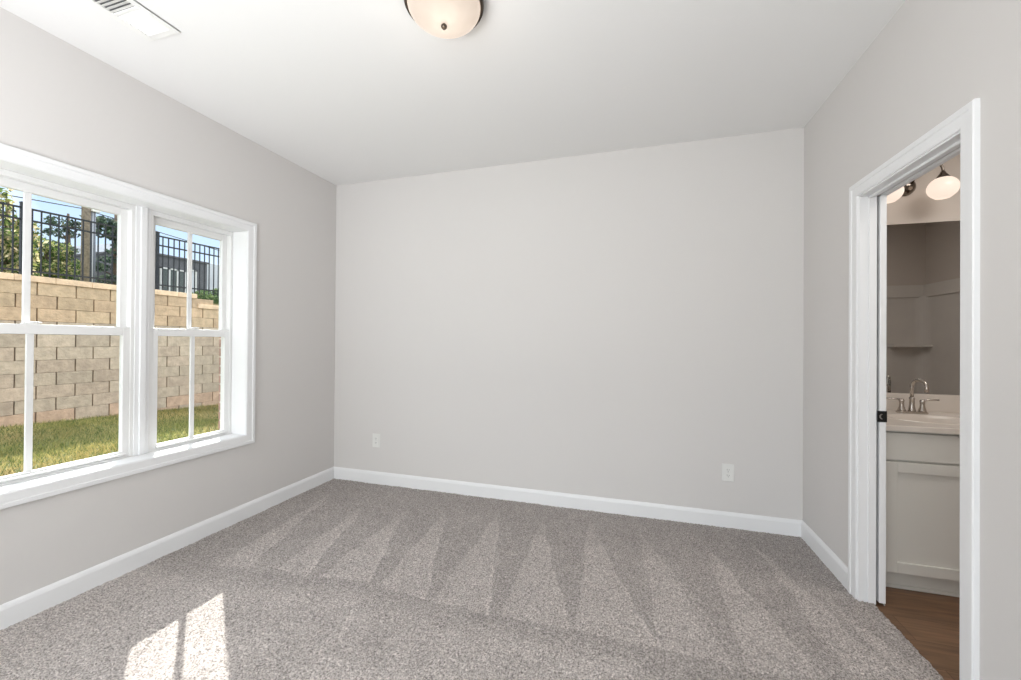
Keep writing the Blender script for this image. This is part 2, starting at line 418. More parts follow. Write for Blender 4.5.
def smooth_noise(nx, ny, cells, r):
    g = r.random((int(cells * ny / nx) + 3, cells + 3))
    ys = np.linspace(0, g.shape[0] - 2.001, ny); xs = np.linspace(0, g.shape[1] - 2.001, nx)
    yi = ys.astype(int); xi = xs.astype(int); fy = (ys - yi)[:, None]; fx = (xs - xi)[None, :]
    fy = fy * fy * (3 - 2 * fy); fx = fx * fx * (3 - 2 * fx)
    return (g[yi][:, xi] * (1 - fy) * (1 - fx) + g[yi + 1][:, xi] * fy * (1 - fx) + g[yi][:, xi + 1] * (1 - fy) * fx + g[yi + 1][:, xi + 1] * fy * fx)

def carpet():
    x0, x1, y0, y1 = XL + 0.006, 1.175, 0.80, YB - 0.006
    stp = 0.0062
    nx = int((x1 - x0) / stp) + 1; ny = int((y1 - y0) / stp) + 1
    X, Y = np.meshgrid(np.linspace(x0, x1, nx), np.linspace(y0, y1, ny))
    # the carpet tongue in the doorway ends under the door line; elsewhere it stops at the wall
    lim = np.where((Y > DY0 + 0.02) & (Y < DY1 - 0.004), 1.158, XR - 0.004)
    edge = X > lim
    Xc = np.minimum(X, lim)
    Z = rng.random(X.shape) * 0.0065 + smooth_noise(nx, ny, 60, rng) * 0.004
    jx = (rng.random(X.shape) - 0.5) * stp * 0.9; jy = (rng.random(X.shape) - 0.5) * stp * 0.9
    Z = np.where(edge, -0.012, Z); 
    Xj = np.where(edge, lim + 0.001 + 0.007 * rng.random(X.shape), Xc + jx); Yj = Y + jy
    Xj = np.clip(Xj, XL + 0.002, 1.168)
    # pile direction, its sheen painted into the colour: 1 = brushed away (pale), 0 = brushed toward (dark)
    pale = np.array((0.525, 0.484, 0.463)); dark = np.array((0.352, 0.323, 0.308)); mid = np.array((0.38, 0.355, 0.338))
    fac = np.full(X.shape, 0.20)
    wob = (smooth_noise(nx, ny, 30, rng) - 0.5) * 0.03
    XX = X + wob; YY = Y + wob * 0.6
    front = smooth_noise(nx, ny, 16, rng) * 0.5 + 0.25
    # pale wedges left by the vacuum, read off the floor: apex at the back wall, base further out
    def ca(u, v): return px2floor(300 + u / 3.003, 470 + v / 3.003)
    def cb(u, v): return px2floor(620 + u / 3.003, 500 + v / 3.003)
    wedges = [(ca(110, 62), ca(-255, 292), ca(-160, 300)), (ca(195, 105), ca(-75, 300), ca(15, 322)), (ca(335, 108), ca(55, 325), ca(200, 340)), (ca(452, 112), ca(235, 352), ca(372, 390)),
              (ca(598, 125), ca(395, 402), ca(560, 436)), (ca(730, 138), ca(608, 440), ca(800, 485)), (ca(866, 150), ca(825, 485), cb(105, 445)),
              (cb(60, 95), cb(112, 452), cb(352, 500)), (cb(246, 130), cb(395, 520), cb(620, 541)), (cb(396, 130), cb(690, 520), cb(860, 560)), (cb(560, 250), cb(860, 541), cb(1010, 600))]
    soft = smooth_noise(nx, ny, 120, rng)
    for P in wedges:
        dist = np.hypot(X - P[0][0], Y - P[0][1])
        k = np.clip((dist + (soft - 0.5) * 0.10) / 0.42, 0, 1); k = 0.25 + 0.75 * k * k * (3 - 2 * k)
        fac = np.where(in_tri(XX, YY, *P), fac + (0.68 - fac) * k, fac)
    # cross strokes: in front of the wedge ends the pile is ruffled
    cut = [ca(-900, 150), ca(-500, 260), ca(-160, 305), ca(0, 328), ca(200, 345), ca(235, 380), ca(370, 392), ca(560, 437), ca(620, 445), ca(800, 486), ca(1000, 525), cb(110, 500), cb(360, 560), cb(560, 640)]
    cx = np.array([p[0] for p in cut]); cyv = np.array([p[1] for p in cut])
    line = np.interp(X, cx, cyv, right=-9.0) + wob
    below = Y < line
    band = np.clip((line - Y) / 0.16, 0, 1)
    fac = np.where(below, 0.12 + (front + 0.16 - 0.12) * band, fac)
    # thin ridge highlights painted pale at the stroke borders
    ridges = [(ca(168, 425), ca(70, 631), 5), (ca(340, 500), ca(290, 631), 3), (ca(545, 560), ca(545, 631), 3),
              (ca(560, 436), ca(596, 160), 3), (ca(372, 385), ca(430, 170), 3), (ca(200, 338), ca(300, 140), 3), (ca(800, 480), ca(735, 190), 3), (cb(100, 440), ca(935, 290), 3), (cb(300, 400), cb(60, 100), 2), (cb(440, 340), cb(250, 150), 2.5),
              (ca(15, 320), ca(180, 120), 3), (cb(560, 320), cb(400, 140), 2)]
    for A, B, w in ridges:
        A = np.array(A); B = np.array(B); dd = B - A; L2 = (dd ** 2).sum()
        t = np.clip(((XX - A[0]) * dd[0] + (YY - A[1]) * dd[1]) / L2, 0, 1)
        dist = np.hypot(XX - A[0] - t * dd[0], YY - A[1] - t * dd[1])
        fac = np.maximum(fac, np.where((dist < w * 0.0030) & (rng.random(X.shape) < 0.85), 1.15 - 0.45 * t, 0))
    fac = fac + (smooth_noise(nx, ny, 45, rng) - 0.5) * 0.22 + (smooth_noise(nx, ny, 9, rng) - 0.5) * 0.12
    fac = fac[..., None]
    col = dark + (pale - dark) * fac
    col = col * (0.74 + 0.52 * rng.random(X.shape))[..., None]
    # verts + faces
    V = np.stack([Xj, Yj, Z], -1).reshape(-1, 3)
    idx = np.arange(nx * ny).reshape(ny, nx)
    F = np.stack([idx[:-1, :-1], idx[:-1, 1:], idx[1:, 1:], idx[1:, :-1]], -1).reshape(-1, 4)
    # near part of the room, coarser (behind / beside the camera)
    m = MB().box(XL + 0.006, XR - 0.004, YR + 0.005, 0.80, -0.012, 0.004)
    nv = len(V); V = np.concatenate([V, np.array(m.v)]); F = np.concatenate([F, np.array(m.f) + nv])
    colv = np.concatenate([col.reshape(-1, 3), np.tile(mid, (8, 1))])
    me = bpy.data.meshes.new('carpet')
    me.vertices.add(len(V)); me.vertices.foreach_set('co', V.astype(np.float32).ravel())
    me.loops.add(F.size); me.loops.foreach_set('vertex_index', F.astype(np.int32).ravel())
    me.polygons.add(len(F)); me.polygons.foreach_set('loop_start', (np.arange(len(F)) * 4).astype(np.int32))
    me.update(calc_edges=True); me.validate()
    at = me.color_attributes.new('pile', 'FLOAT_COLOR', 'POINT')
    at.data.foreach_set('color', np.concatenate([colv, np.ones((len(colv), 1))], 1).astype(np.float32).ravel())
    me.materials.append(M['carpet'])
    o = bpy.data.objects.new('carpet', me); C.objects.link(o)
    tag(o, 'grey taupe wall to wall carpet with wedge shaped vacuum marks', 'carpet', kind='stuff')
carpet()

# ------------------------------------------------------------------ baseboards
BH, BT = 0.112, 0.015
bp_prof = [(0, 0), (BT, 0), (BT, BH - 0.022), (BT - 0.004, BH - 0.010), (BT - 0.009, BH - 0.002), (0.003, BH), (0, BH)]
def base(name, a, c, out, label):
    m = MB(); m.extrude(bp_prof, a, c, out, (0, 0, 1)); struct(m.build(name, M['trim']), label, 'baseboard')
base('baseboard_left', (XL, YR, 0), (XL, YB, 0), (1, 0, 0), 'white baseboard along the left wall under the window')
base('baseboard_back', (XL, YB, 0), (XR, YB, 0), (0, -1, 0), 'white baseboard along the back wall')
base('baseboard_right', (XR, YB, 0), (XR, DY1 + 0.078, 0), (-1, 0, 0), 'short white baseboard between back corner and doorway')
base('baseboard_right_near', (XR, DY0 - 0.08, 0), (XR, YR, 0), (-1, 0, 0), 'white baseboard on the near right wall')

# ------------------------------------------------------------------ casings
def casing_prof(w, t):
    # across the width from the inner edge: thin inner edge, flat, raised back band
    return [(0, 0), (0, t * 0.55), (0.006, t * 0.72), (w * 0.62, t * 0.78), (w * 0.68, t), (w - 0.004, t), (w, t * 0.8), (w, 0)]
def frame_casing(m, wallx, sgn, y0, y1, z0, z1, w, t, bottom=True):
    """mitred picture-frame casing round an opening on a wall x = wallx, facing sgn"""
    pr = casing_prof(w, t)
    def ring(pts_in, closed):
        n = len(pr); vs = []; fs = []
        for (y, z, dy, dz) in pts_in:
            for (u, h) in pr: vs.append((wallx + sgn * h, y + dy * u, z + dz * u))
        k = len(pts_in)
        for i in range(k if closed else k - 1):
            j = (i + 1) % k
            for q in range(n):
                r = (q + 1) % n
                fs.append((i * n + q, i * n + r, j * n + r, j * n + q))
        if not closed:
            fs.append(tuple(range(n))[::-1]); fs.append(tuple(range((k - 1) * n, k * n)))
        m.add(vs, fs)
    if bottom: ring([(y0, z0, -1, -1), (y0, z1, -1, 1), (y1, z1, 1, 1), (y1, z0, 1, -1)], True)
    else: ring([(y0, z0, -1, 0), (y0, z1, -1, 1), (y1, z1, 1, 1), (y1, z0, 1, 0)], False)
    return m
m = MB(); frame_casing(m, XL, 1, WY0 - 0.002, WY1 + 0.002, WZ0 - 0.002, WZ1 + 0.002, 0.068, 0.018)
struct(m.build('trim_1', M['trim']), 'white picture frame casing round the window group', 'trim')
m = MB(); frame_casing(m, XR, -1, DY0 - 0.004, DY1 + 0.004, 0.0, DZ + 0.004, 0.068, 0.018, bottom=False)
struct(m.build('trim_2', M['trim']), 'white casing round the bathroom doorway', 'trim')
# window jamb lining
XJ = XL - 0.128     # where the window units begin
m = MB()
m.box(XJ, XL + 0.002, WY0 - 0.012, WY0, WZ0 - 0.012, WZ1 + 0.012); m.box(XJ, XL + 0.002, WY1, WY1 + 0.012, WZ0 - 0.012, WZ1 + 0.012)
m.box(XJ, XL + 0.002, WY0, WY1, WZ1, WZ1 + 0.012); m.box(XJ, XL + 0.002, WY0, WY1, WZ0 - 0.012, WZ0)
struct(m.build('trim_3', M['trim']), 'white jamb lining and sill inside the window opening', 'trim')
# door jambs: split jamb with bead, pocket slot, head
m = MB()
for (ya, yb, s) in ((DY0 - 0.0, DY0 - 0.012, -1), (DY1, DY1 + 0.012, 1)):
    pass
m.box(XR - 0.004, XR + 0.066, DY1 - 0.002, DY1 + 0.010, 0.0, DZ)
m.box(XR + 0.034, XR + 0.066, DY1 - 0.010, DY1 + 0.002, 0.0, DZ, 0.002)
m.box(XR - 0.004, XB0 + 0.001, DY0 - 0.010, DY0 + 0.002, 0.0, DZ)
m.box(XR - 0.004, XR + 0.053, DY0, DY1, DZ - 0.004, DZ + 0.010)
m.box(XR + 0.034, XR + 0.056, DY0, DY1, DZ - 0.014, DZ + 0.004, 0.002)
m.box(XR + 0.084, XB0 + 0.001, DY0, DY1, DZ - 0.010, DZ + 0.004, 0.002)
struct(m.build('trim_4', M['trim']), 'white split jamb and head of the pocket doorway', 'trim')

# ------------------------------------------------------------------ pocket door
pd = empty('door_1', (XR + 0.091, DY1 + 0.3, 0)); struct(pd, 'white pocket door slid into the wall, only its edge showing', 'door')
part(MB().box(XR + 0.077, XR + 0.1045, DY1 - 0.012, YB - 0.03, 0.012, DZ - 0.006, 0.003), 'door_panel', M['trim'], pd)
ed = MB()
ed.box(XR + 0.0655, XR + 0.1058, DY1 - 0.0155, DY1 - 0.0118, 0.905, 0.960, 0.0015)
ep = part(ed, 'edge_pull', M['black'], pd)
cr = MB(); n = 18; vs = []; 
for i in range(n + 1):
    a = math.pi / 2 + math.pi * i / n
    vs.append((XR + 0.084 + 0.010 * math.cos(a), 0.9325 + 0.013 * math.sin(a)))
for i in range(n + 1):
    a = math.pi / 2 + math.pi * (n - i) / n
    vs.append((XR + 0.088 + 0.008 * math.cos(a), 0.9325 + 0.011 * math.sin(a)))
cr.extrude([(p[0], p[1]) for p in vs], (0, DY1 - 0.0168, 0), (0, DY1 - 0.0152, 0), (1, 0, 0), (0, 0, 1))
part(cr, 'finger_catch', M['steel'], ep)

# ------------------------------------------------------------------ windows (double hung, vinyl)
XG1, XG2 = -2.806, -2.838        # lower (inner) and upper (outer) glass planes
def window(idx, gy0, gy1, label):
    w = empty('window_%d' % idx, (XJ - 0.04, (gy0 + gy1) / 2, WZ0)); struct(w, label, 'window')
    F = 0.052                     # frame + stile beside the glass
    a, c = gy0 - F, gy1 + F
    gz0, gz1, mz0, mz1 = 0.642, 2.002, 1.309, 1.357
    m = MB()                      # outer frame with tracks
    m.box(XJ - 0.085, XJ, a, a + 0.018, WZ0, WZ1, 0.002); m.box(XJ - 0.085, XJ, c - 0.018, c, WZ0, WZ1, 0.002)
    m.box(XJ - 0.085, XJ, a + 0.018, c - 0.018, WZ1 - 0.028, WZ1, 0.002); m.box(XJ - 0.085, XJ, a + 0.018, c - 0.018, WZ0 - 0.002, WZ0 + 0.010, 0.002)
    part(m, 'window_frame', M['vinyl'], w)
    for nm, xg, z0, z1, bw0, bw1 in (('lower_sash', XG1, gz0, mz0, 0.026, mz1 - mz0), ('upper_sash', XG2, mz1 - 0.004, gz1, 0.036, 0.041)):
        t0, t1 = xg - 0.014, xg + 0.016
        s = MB()
        sy0, sy1 = a + 0.016, c - 0.016
        s.box(t0, t1, sy0, gy0, z0 - bw0, z1 + bw1, 0.003); s.box(t0, t1, gy1, sy1, z0 - bw0, z1 + bw1, 0.003)
        s.box(t0, t1, gy0, gy1, z0 - bw0, z0, 0.003); s.box(t0, t1, gy0, gy1, z1, z1 + bw1, 0.003)
        if nm == 'lower_sash': s.box(t1 - 0.004, t1 + 0.013, gy0 - 0.01, gy1 + 0.01, z0 - 0.020, z0 - 0.009, 0.003)
        so = part(s, nm, M['vinyl'], w)
        cy_ = (gy0 + gy1) / 2
        g = part(MB().box(xg - 0.002, xg + 0.002, gy0 - 0.003, gy1 + 0.003, z0 - 0.003, z1 + 0.003), 'glass_pane', M['glass'], so)
        q = part(MB().box(xg - 0.005, xg + 0.006, cy_ - 0.0135, cy_ + 0.0135, z0 - 0.001, z1 + 0.001, 0.003), 'muntin', M['vinyl'], so)
        if nm == 'lower_sash':
            k = MB(); zt = z1 + bw1
            k.box(xg - 0.010, xg + 0.014, cy_ - 0.030, cy_ + 0.030, zt - 0.001, zt + 0.005, 0.002)
            k.lathe([(0.011, 0), (0.012, 0.004), (0.008, 0.009), (0, 0.010)], (xg, cy_, zt + 0.004), n=20)
            k.tube([(xg + 0.002, cy_, zt + 0.009), (xg + 0.006, cy_ + 0.018, zt + 0.011), (xg + 0.006, cy_ + 0.040, zt + 0.009)], [0.005, 0.004, 0.003], 8)
            part(k, 'sash_lock', M['vinyl'], so)
window(1, 0.842, 1.578, 'wide white double hung window in the middle of the group')
window(2, 1.757, 2.182, 'narrow white double hung window nearest the back corner')
window(3, 0.240, 0.663, 'narrow white double hung window at the left end of the group')
# mullions between the units
m = MB()
for (a, c) in ((0.663 + 0.052, 0.842 - 0.052), (1.578 + 0.052, 1.757 - 0.052)):
    m.box(XJ - 0.085, XJ + 0.006, a, c, WZ0, WZ1, 0.002)
    m.box(XJ + 0.004, XJ + 0.016, a + 0.022, c - 0.022, WZ0, WZ1, 0.003)
struct(m.build('trim_5', M['trim']), 'white mullion posts between the windows', 'trim')

# exterior brick skin with reveals
def brick_skin():
    m = MB(); xa, xb = XL - 0.258, XL - 0.215
    y0, y1, z0, z1 = WY0 - 0.02, WY1 + 0.004, WZ0 - 0.04, WZ1 + 0.02
    ch = 0.0667; L = 0.203; jt = 0.010
    zmin = -0.30; rows = int((H + 0.3 - zmin) / ch)
    for r in range(rows):
        za = zmin + r * ch; zb = za + ch - jt
        off = (r % 2) * L / 2
        segs = [(-2.2, y0), (y1, 4.2)] if (zb > z0 and za < z1) else [(-2.2, 4.2)]
        for (sa, sb) in segs:
            y = sa - (off if sa < 0 else 0)
            if sa == y1: y = sa - off
            while y < sb:
                a = max(y, sa); c = min(y + L - jt, sb)
                if c - a > 0.012: m.box(xa, xb, a, c, za, zb)
                y += L
    for (sa, sb, za, zb) in ((-2.2, y0 - 0.004, zmin, H + 0.3), (y1 + 0.004, 4.2, zmin, H + 0.3), (y0 - 0.004, y1 + 0.004, zmin, z0), (y0 - 0.004, y1 + 0.004, z1, H + 0.3)):
        m.box(xa + 0.006, xb - 0.002, sa, sb, za, zb, mi=1)
    struct(m.build('wall_exterior', [M['brick'], M['mortar']]), 'pink brown brick outside face of the house', 'wall')
brick_skin()
# sheathing between framing and brick
m = MB()
for (sa, sb, za, zb) in ((YR - 0.12, WY0 - 0.02, -0.14, H), (WY1 + 0.02, YB + 0.12, -0.14, H), (WY0 - 0.02, WY1 + 0.02, -0.14, WZ0 - 0.02), (WY0 - 0.02, WY1 + 0.02, WZ1 + 0.02, H)):
    m.box(XL - 0.212, XL - WT, sa, sb, za, zb)
struct(m.build('wall_sheathing', M['subfloor']), 'sheathing inside the outer wall', 'wall')

# ------------------------------------------------------------------ outlets
def outlet(cx_, cz, label):
    o = empty('wall_outlet', (cx_, YB, cz)); tag(o, label, 'outlet')
    part(MB().box(cx_ - 0.038, cx_ + 0.038, YB - 0.006, YB + 0.001, cz - 0.0605, cz + 0.0605, 0.003), 'faceplate', M['plastic'], o)
    for s in (-1, 1):
        z = cz + s * 0.0195
        r = MB(); pts = []
        for i in range(24):
            a = 2 * math.pi * i / 24
            pts.append((max(-0.0165, min(0.0165, 0.0178 * math.cos(a))), max(-0.0140, min(0.0140, 0.0178 * math.sin(a)))))
        r.extrude(pts, (cx_, YB - 0.0078, z), (cx_, YB - 0.005, z), (1, 0, 0), (0, 0, 1))
        ro = part(r, 'receptacle', M['plastic'], o)
        sl = MB()
        for dx, hh in ((-0.0064, 0.0045), (0.0064, 0.0036)): sl.box(cx_ + dx - 0.0011, cx_ + dx + 0.0011, YB - 0.0082, YB - 0.0074, z + 0.002 - hh, z + 0.002 + hh)
        sl.lathe([(0.0024, -0.0004), (0.0024, 0.0004)], (cx_, YB - 0.0078, z - 0.0085), axis='Y', n=12)
        part(sl, 'slots', M['dark'], ro)
    part(MB().lathe([(0.0, -0.0014), (0.0022, -0.001), (0.003, 0)], (cx_, YB - 0.006, cz), axis='Y', n=12), 'screw', M['steel'], o)
outlet(-2.200, 0.391, 'white duplex outlet on the back wall near the window corner')
outlet(0.650, 0.386, 'white duplex outlet on the back wall near the doorway')

# ------------------------------------------------------------------ ceiling light
LX, LY = -0.764, 1.540
cl = empty('ceiling_light', (LX, LY, H)); tag(cl, 'round flush ceiling light with glowing white glass bowl and dark ring', 'ceiling light')
part(MB().lathe([(0.0, H), (0.160, H), (0.166, H - 0.006), (0.166, H - 0.036), (0.163, H - 0.042), (0.156, H - 0.042), (0.154, H - 0.032), (0.0, H - 0.032)], (LX, LY, 0), n=64), 'ring_pan', M['bronze'], cl)
prof = [(0.153 * math.sin(math.pi / 2 * i / 16) , H - 0.118 + 0.080 * (1 - math.cos(math.pi / 2 * i / 16))) for i in range(17)]
M['bowl'] = shade_mat('opal_ceiling_bowl', (0.70, 0.53, 0.41), (1.3, 1.2, 1.05), 0.80, [((LX + 0.03, LY - 0.02, H - 0.08), 0.10), ((LX - 0.045, LY + 0.03, H - 0.10), 0.075)])
part(MB().lathe(prof, (LX, LY, 0), n=64), 'glass_bowl', M['bowl'], cl)
part(MB().lathe([(0.0, H - 0.137), (0.007, H - 0.136), (0.012, H - 0.130), (0.013, H - 0.124), (0.009, H - 0.119), (0.006, H - 0.114)], (LX, LY, 0), n=24), 'finial', M['bronze'], cl)
cb = light('bulb_light', 'POINT', 1.5, (1.0, 0.88, 0.74), (LX, LY, H - 0.22), shadow_soft_size=0.13)

# ------------------------------------------------------------------ ceiling vent
vx0, vx1, vy0, vy1 = -2.246, -2.042, 1.035, 1.366
vt = empty('ceiling_vent', ((vx0 + vx1) / 2, (vy0 + vy1) / 2, H)); tag(vt, 'white slatted air register in the ceiling above the window', 'vent')
m = MB(); fz = H - 0.008
ix0, ix1, iy0, iy1 = vx0 + 0.032, vx1 - 0.030, vy0 + 0.035, vy1 - 0.028
ym = 1.204
for q in ((vx0, ix0, vy0, vy1), (ix1, vx1, vy0, vy1), (ix0, ix1, vy0, iy0), (ix0, ix1, iy1, vy1), (ix0, ix1, ym, ym + 0.012)):
    m.box(q[0], q[1], q[2], q[3], fz, H, 0.0015)
m.box(vx1 - 0.004, vx1, vy0, vy1, fz - 0.003, H)
part(m, 'face_frame', M['vent'], vt)
part(MB().box(ix0, ix1, iy0, iy1, H - 0.0025, H - 0.0005), 'duct_opening', M['vent_in'], vt)
def louvres(ya, yb, n_, lean, name):
    m = MB(); p = (yb - ya) / n_
    for i in range(n_):
        y = ya + (i + 0.5) * p
        d = p * 0.46
        m.add([(ix0, y - d, H - 0.002 if lean > 0 else fz - 0.001), (ix1, y - d, H - 0.002 if lean > 0 else fz - 0.001), (ix1, y + d, fz - 0.001 if lean > 0 else H - 0.002), (ix0, y + d, fz - 0.001 if lean > 0 else H - 0.002),
               (ix0, y - d, (H - 0.002 if lean > 0 else fz - 0.001) + 0.0012), (ix1, y - d, (H - 0.002 if lean > 0 else fz - 0.001) + 0.0012), (ix1, y + d, (fz - 0.001 if lean > 0 else H - 0.002) + 0.0012), (ix0, y + d, (fz - 0.001 if lean > 0 else H - 0.002) + 0.0012)],
              [(0, 1, 2, 3), (7, 6, 5, 4), (0, 4, 5, 1), (1, 5, 6, 2), (2, 6, 7, 3), (3, 7, 4, 0)])
    part(m, name, M['vent'], vt)
louvres(iy0, ym, 8, -1, 'louvre_bank'); louvres(ym + 0.012, iy1, 8, 1, 'louvre_bank')

# ------------------------------------------------------------------ bathroom vanity
VX0, VX1, VY0, VY1 = XB0 + 0.002, 2.075, 2.602, YB1 - 0.001
va = empty('vanity_cabinet', ((VX0 + VX1) / 2, (VY0 + VY1) / 2, 0)); tag(va, 'greige shaker vanity cabinet seen through the bathroom doorway', 'cabinet')
m = MB()
m.box(VX0, VX0 + 0.018, VY0 + 0.019, VY1, 0.09, 0.838); m.box(VX1 - 0.018, VX1, VY0 + 0.019, VY1, 0.0, 0.838); m.box(VX0, VX1, VY1 - 0.012, VY1, 0.09, 0.838)
m.box(VX0, VX1, VY0 + 0.019, VY1, 0.09, 0.108); m.box(VX0, VX1, VY0 + 0.019, VY0 + 0.038, 0.10, 0.838)
part(m, 'carcass', M['cab'], va)
m = MB(); m.box(VX0, VX1, VY0 + 0.056, VY0 + 0.075, -0.004, 0.09); m.box(VX0, VX1, VY0 + 0.046, VY0 + 0.056, -0.004, 0.014, 0.003); part(m, 'toe_kick', M['cab'], va)
# false drawer front and two shaker doors
fx0, fx1 = 1.279, VX1 - 0.012
m = MB(); m.box(fx0, fx1, VY0, VY0 + 0.019, 0.686, 0.828, 0.003); part(m, 'drawer_front', M['cab'], va)
xm = (fx0 + fx1) / 2
for (a, c, s) in ((fx0, xm - 0.002, 1), (xm + 0.002, fx1, -1)):
    m = MB(); z0, z1, rw = 0.098, 0.676, 0.055
    m.box(a, a + rw, VY0, VY0 + 0.019, z0, z1, 0.0025); m.box(c - rw, c, VY0, VY0 + 0.019, z0, z1, 0.0025)
    m.box(a + rw, c - rw, VY0, VY0 + 0.019, z0, z0 + rw, 0.0025); m.box(a + rw, c - rw, VY0, VY0 + 0.019, z1 - rw, z1, 0.0025)
    m.box(a + rw - 0.002, c - rw + 0.002, VY0 + 0.011, VY0 + 0.018, z0 + rw - 0.002, z1 - rw + 0.002)
    part(m, 'cabinet_door', M['cab'], va)
# countertop with moulded oval bowl and backsplash
ct = empty('bathroom_sink', ((VX0 + VX1) / 2, (VY0 + VY1) / 2, 0.84)); tag(ct, 'beige marble sink top with moulded bowl and backsplash on the vanity cabinet', 'sink')
SX, SY, SRX, SRY, CZ = 1.645, 2.865, 0.225, 0.150, 0.868
m = MB(); N = 64; cx0, cx1, cy0, cy1 = VX0, VX1 + 0.012, VY0 - 0.016, VY1
def rect_pt(a):
    dx, dy = math.cos(a), math.sin(a); t = 1e9
    if dx > 1e-9: t = min(t, (cx1 - SX) / dx)
    if dx < -1e-9: t = min(t, (cx0 - SX) / dx)
    if dy > 1e-9: t = min(t, (cy1 - SY) / dy)
    if dy < -1e-9: t = min(t, (cy0 - SY) / dy)
    return SX + dx * t, SY + dy * t
angs = sorted([2 * math.pi * i / N for i in range(N)] + [math.atan2(y - SY, x - SX) % (2 * math.pi) for x in (cx0, cx1) for y in (cy0, cy1)])
N = len(angs); rings = []
rings.append([(*rect_pt(a), CZ - 0.028) for a in angs])
rings.append([(*rect_pt(a), CZ - 0.004) for a in angs])
rings.append([(SX + (rect_pt(a)[0] - SX) * 0.993, SY + (rect_pt(a)[1] - SY) * 0.993, CZ) for a in angs])
for s_, z in ((1.06, CZ + 0.0005), (1.02, CZ + 0.003), (0.98, CZ + 0.001), (0.93, CZ - 0.012), (0.84, CZ - 0.045), (0.68, CZ - 0.085), (0.45, CZ - 0.115), (0.2, CZ - 0.128), (0.08, CZ - 0.131)):
    rings.append([(SX + SRX * s_ * math.cos(a), SY + SRY * s_ * math.sin(a), z) for a in angs])
vs = [p for r in rings for p in r]; fs = []
for j in range(len(rings) - 1):
    for i in range(N):
        k = (i + 1) % N; fs.append((j * N + i, j * N + k, (j + 1) * N + k, (j + 1) * N + i))
m.add(vs, fs, smooth=False)
part(m, 'basin_deck', M['marble'], ct)
part(MB().box(VX0, cx1, YB1 - 0.020, YB1 - 0.001, CZ - 0.002, 0.978, 0.004), 'backsplash', M['marble'], ct)
part(MB().lathe([(0.0, -0.001), (0.018, 0.0), (0.021, -0.003)], (SX, SY, CZ - 0.127), n=24), 'drain', M['nickel'], ct)

# faucet
FX, FY = 1.650, 3.085
fa = empty('faucet', (FX, FY, CZ)); tag(fa, 'brushed nickel two handle faucet with a tall curved spout on the sink top', 'faucet')
m = MB(); pts = []
for i in range(40):
    a = 2 * math.pi * i / 40; c_, s_ = math.cos(a), math.sin(a)
    pts.append(((0.052 if c_ > 0 else -0.052) + 0.026 * c_, 0.026 * s_))
m.extrude(pts, (FX, FY, CZ), (FX, FY, CZ + 0.009), (1, 0, 0), (0, 1, 0))
m.extrude([(p[0] * 0.96, p[1] * 0.88) for p in pts], (FX, FY, CZ + 0.009), (FX, FY, CZ + 0.014), (1, 0, 0), (0, 1, 0))
part(m, 'base_plate', M['nickel'], fa)
sp = MB(); sp.lathe([(0.019, 0.012), (0.017, 0.02), (0.013, 0.05), (0.0125, 0.085), (0.015, 0.09), (0.0125, 0.096), (0.009, 0.10)], (FX, FY, CZ), n=24)
path = [(FX, FY, CZ + 0.095), (FX, FY, CZ + 0.165)]
for i in range(1, 15):
    a = math.pi * i / 14 * 1.04
    path.append((FX, FY - 0.042 * (1 - math.cos(a)), CZ + 0.165 + 0.042 * math.sin(a)))
path.append((FX, path[-1][1] + 0.001, path[-1][2] - 0.022))
rad = Matrix.Rotation(math.radians(20), 3, 'Z')
path = [tuple(Vector((FX, FY, 0)) + rad @ (Vector((p[0], p[1], 0)) - Vector((FX, FY, 0))) + Vector((0, 0, p[2]))) for p in path]
sp.tube(path, [0.009] * (len(path) - 3) + [0.0085, 0.010, 0.0105], 14)
part(sp, 'spout', M['nickel'], fa)
for s in (-1, 1):
    hm = MB(); hx = FX + s * 0.051
    hm.lathe([(0.020, 0.012), (0.0195, 0.020), (0.013, 0.040), (0.0115, 0.055), (0.013, 0.070), (0.014, 0.076), (0.010, 0.084), (0, 0.087)], (hx, FY, CZ), n=20)
    ho = part(hm, 'handle', M['nickel'], fa)
    lv = MB(); lv.tube([(hx, FY, CZ + 0.080), (hx + s * 0.03, FY - 0.002, CZ + 0.085), (hx + s * 0.078, FY - 0.006, CZ + 0.087)], [0.0055, 0.005, 0.0042], 10)
    part(lv, 'lever', M['nickel'], ho)

# mirror
mr = empty('wall_mirror', (1.66, YB1, 0.98)); tag(mr, 'frameless wall mirror above the bathroom vanity', 'mirror')
part(MB().box(1.235, 2.07, YB1 - 0.006, YB1 - 0.001, 0.979, 2.062), 'mirror_glass', M['mirror'], mr)
for xx in (1.45, 1.98): part(MB().box(xx - 0.012, xx + 0.012, YB1 - 0.0085, YB1 - 0.0005, 2.052, 2.066, 0.002), 'clip', M['steel'], mr)

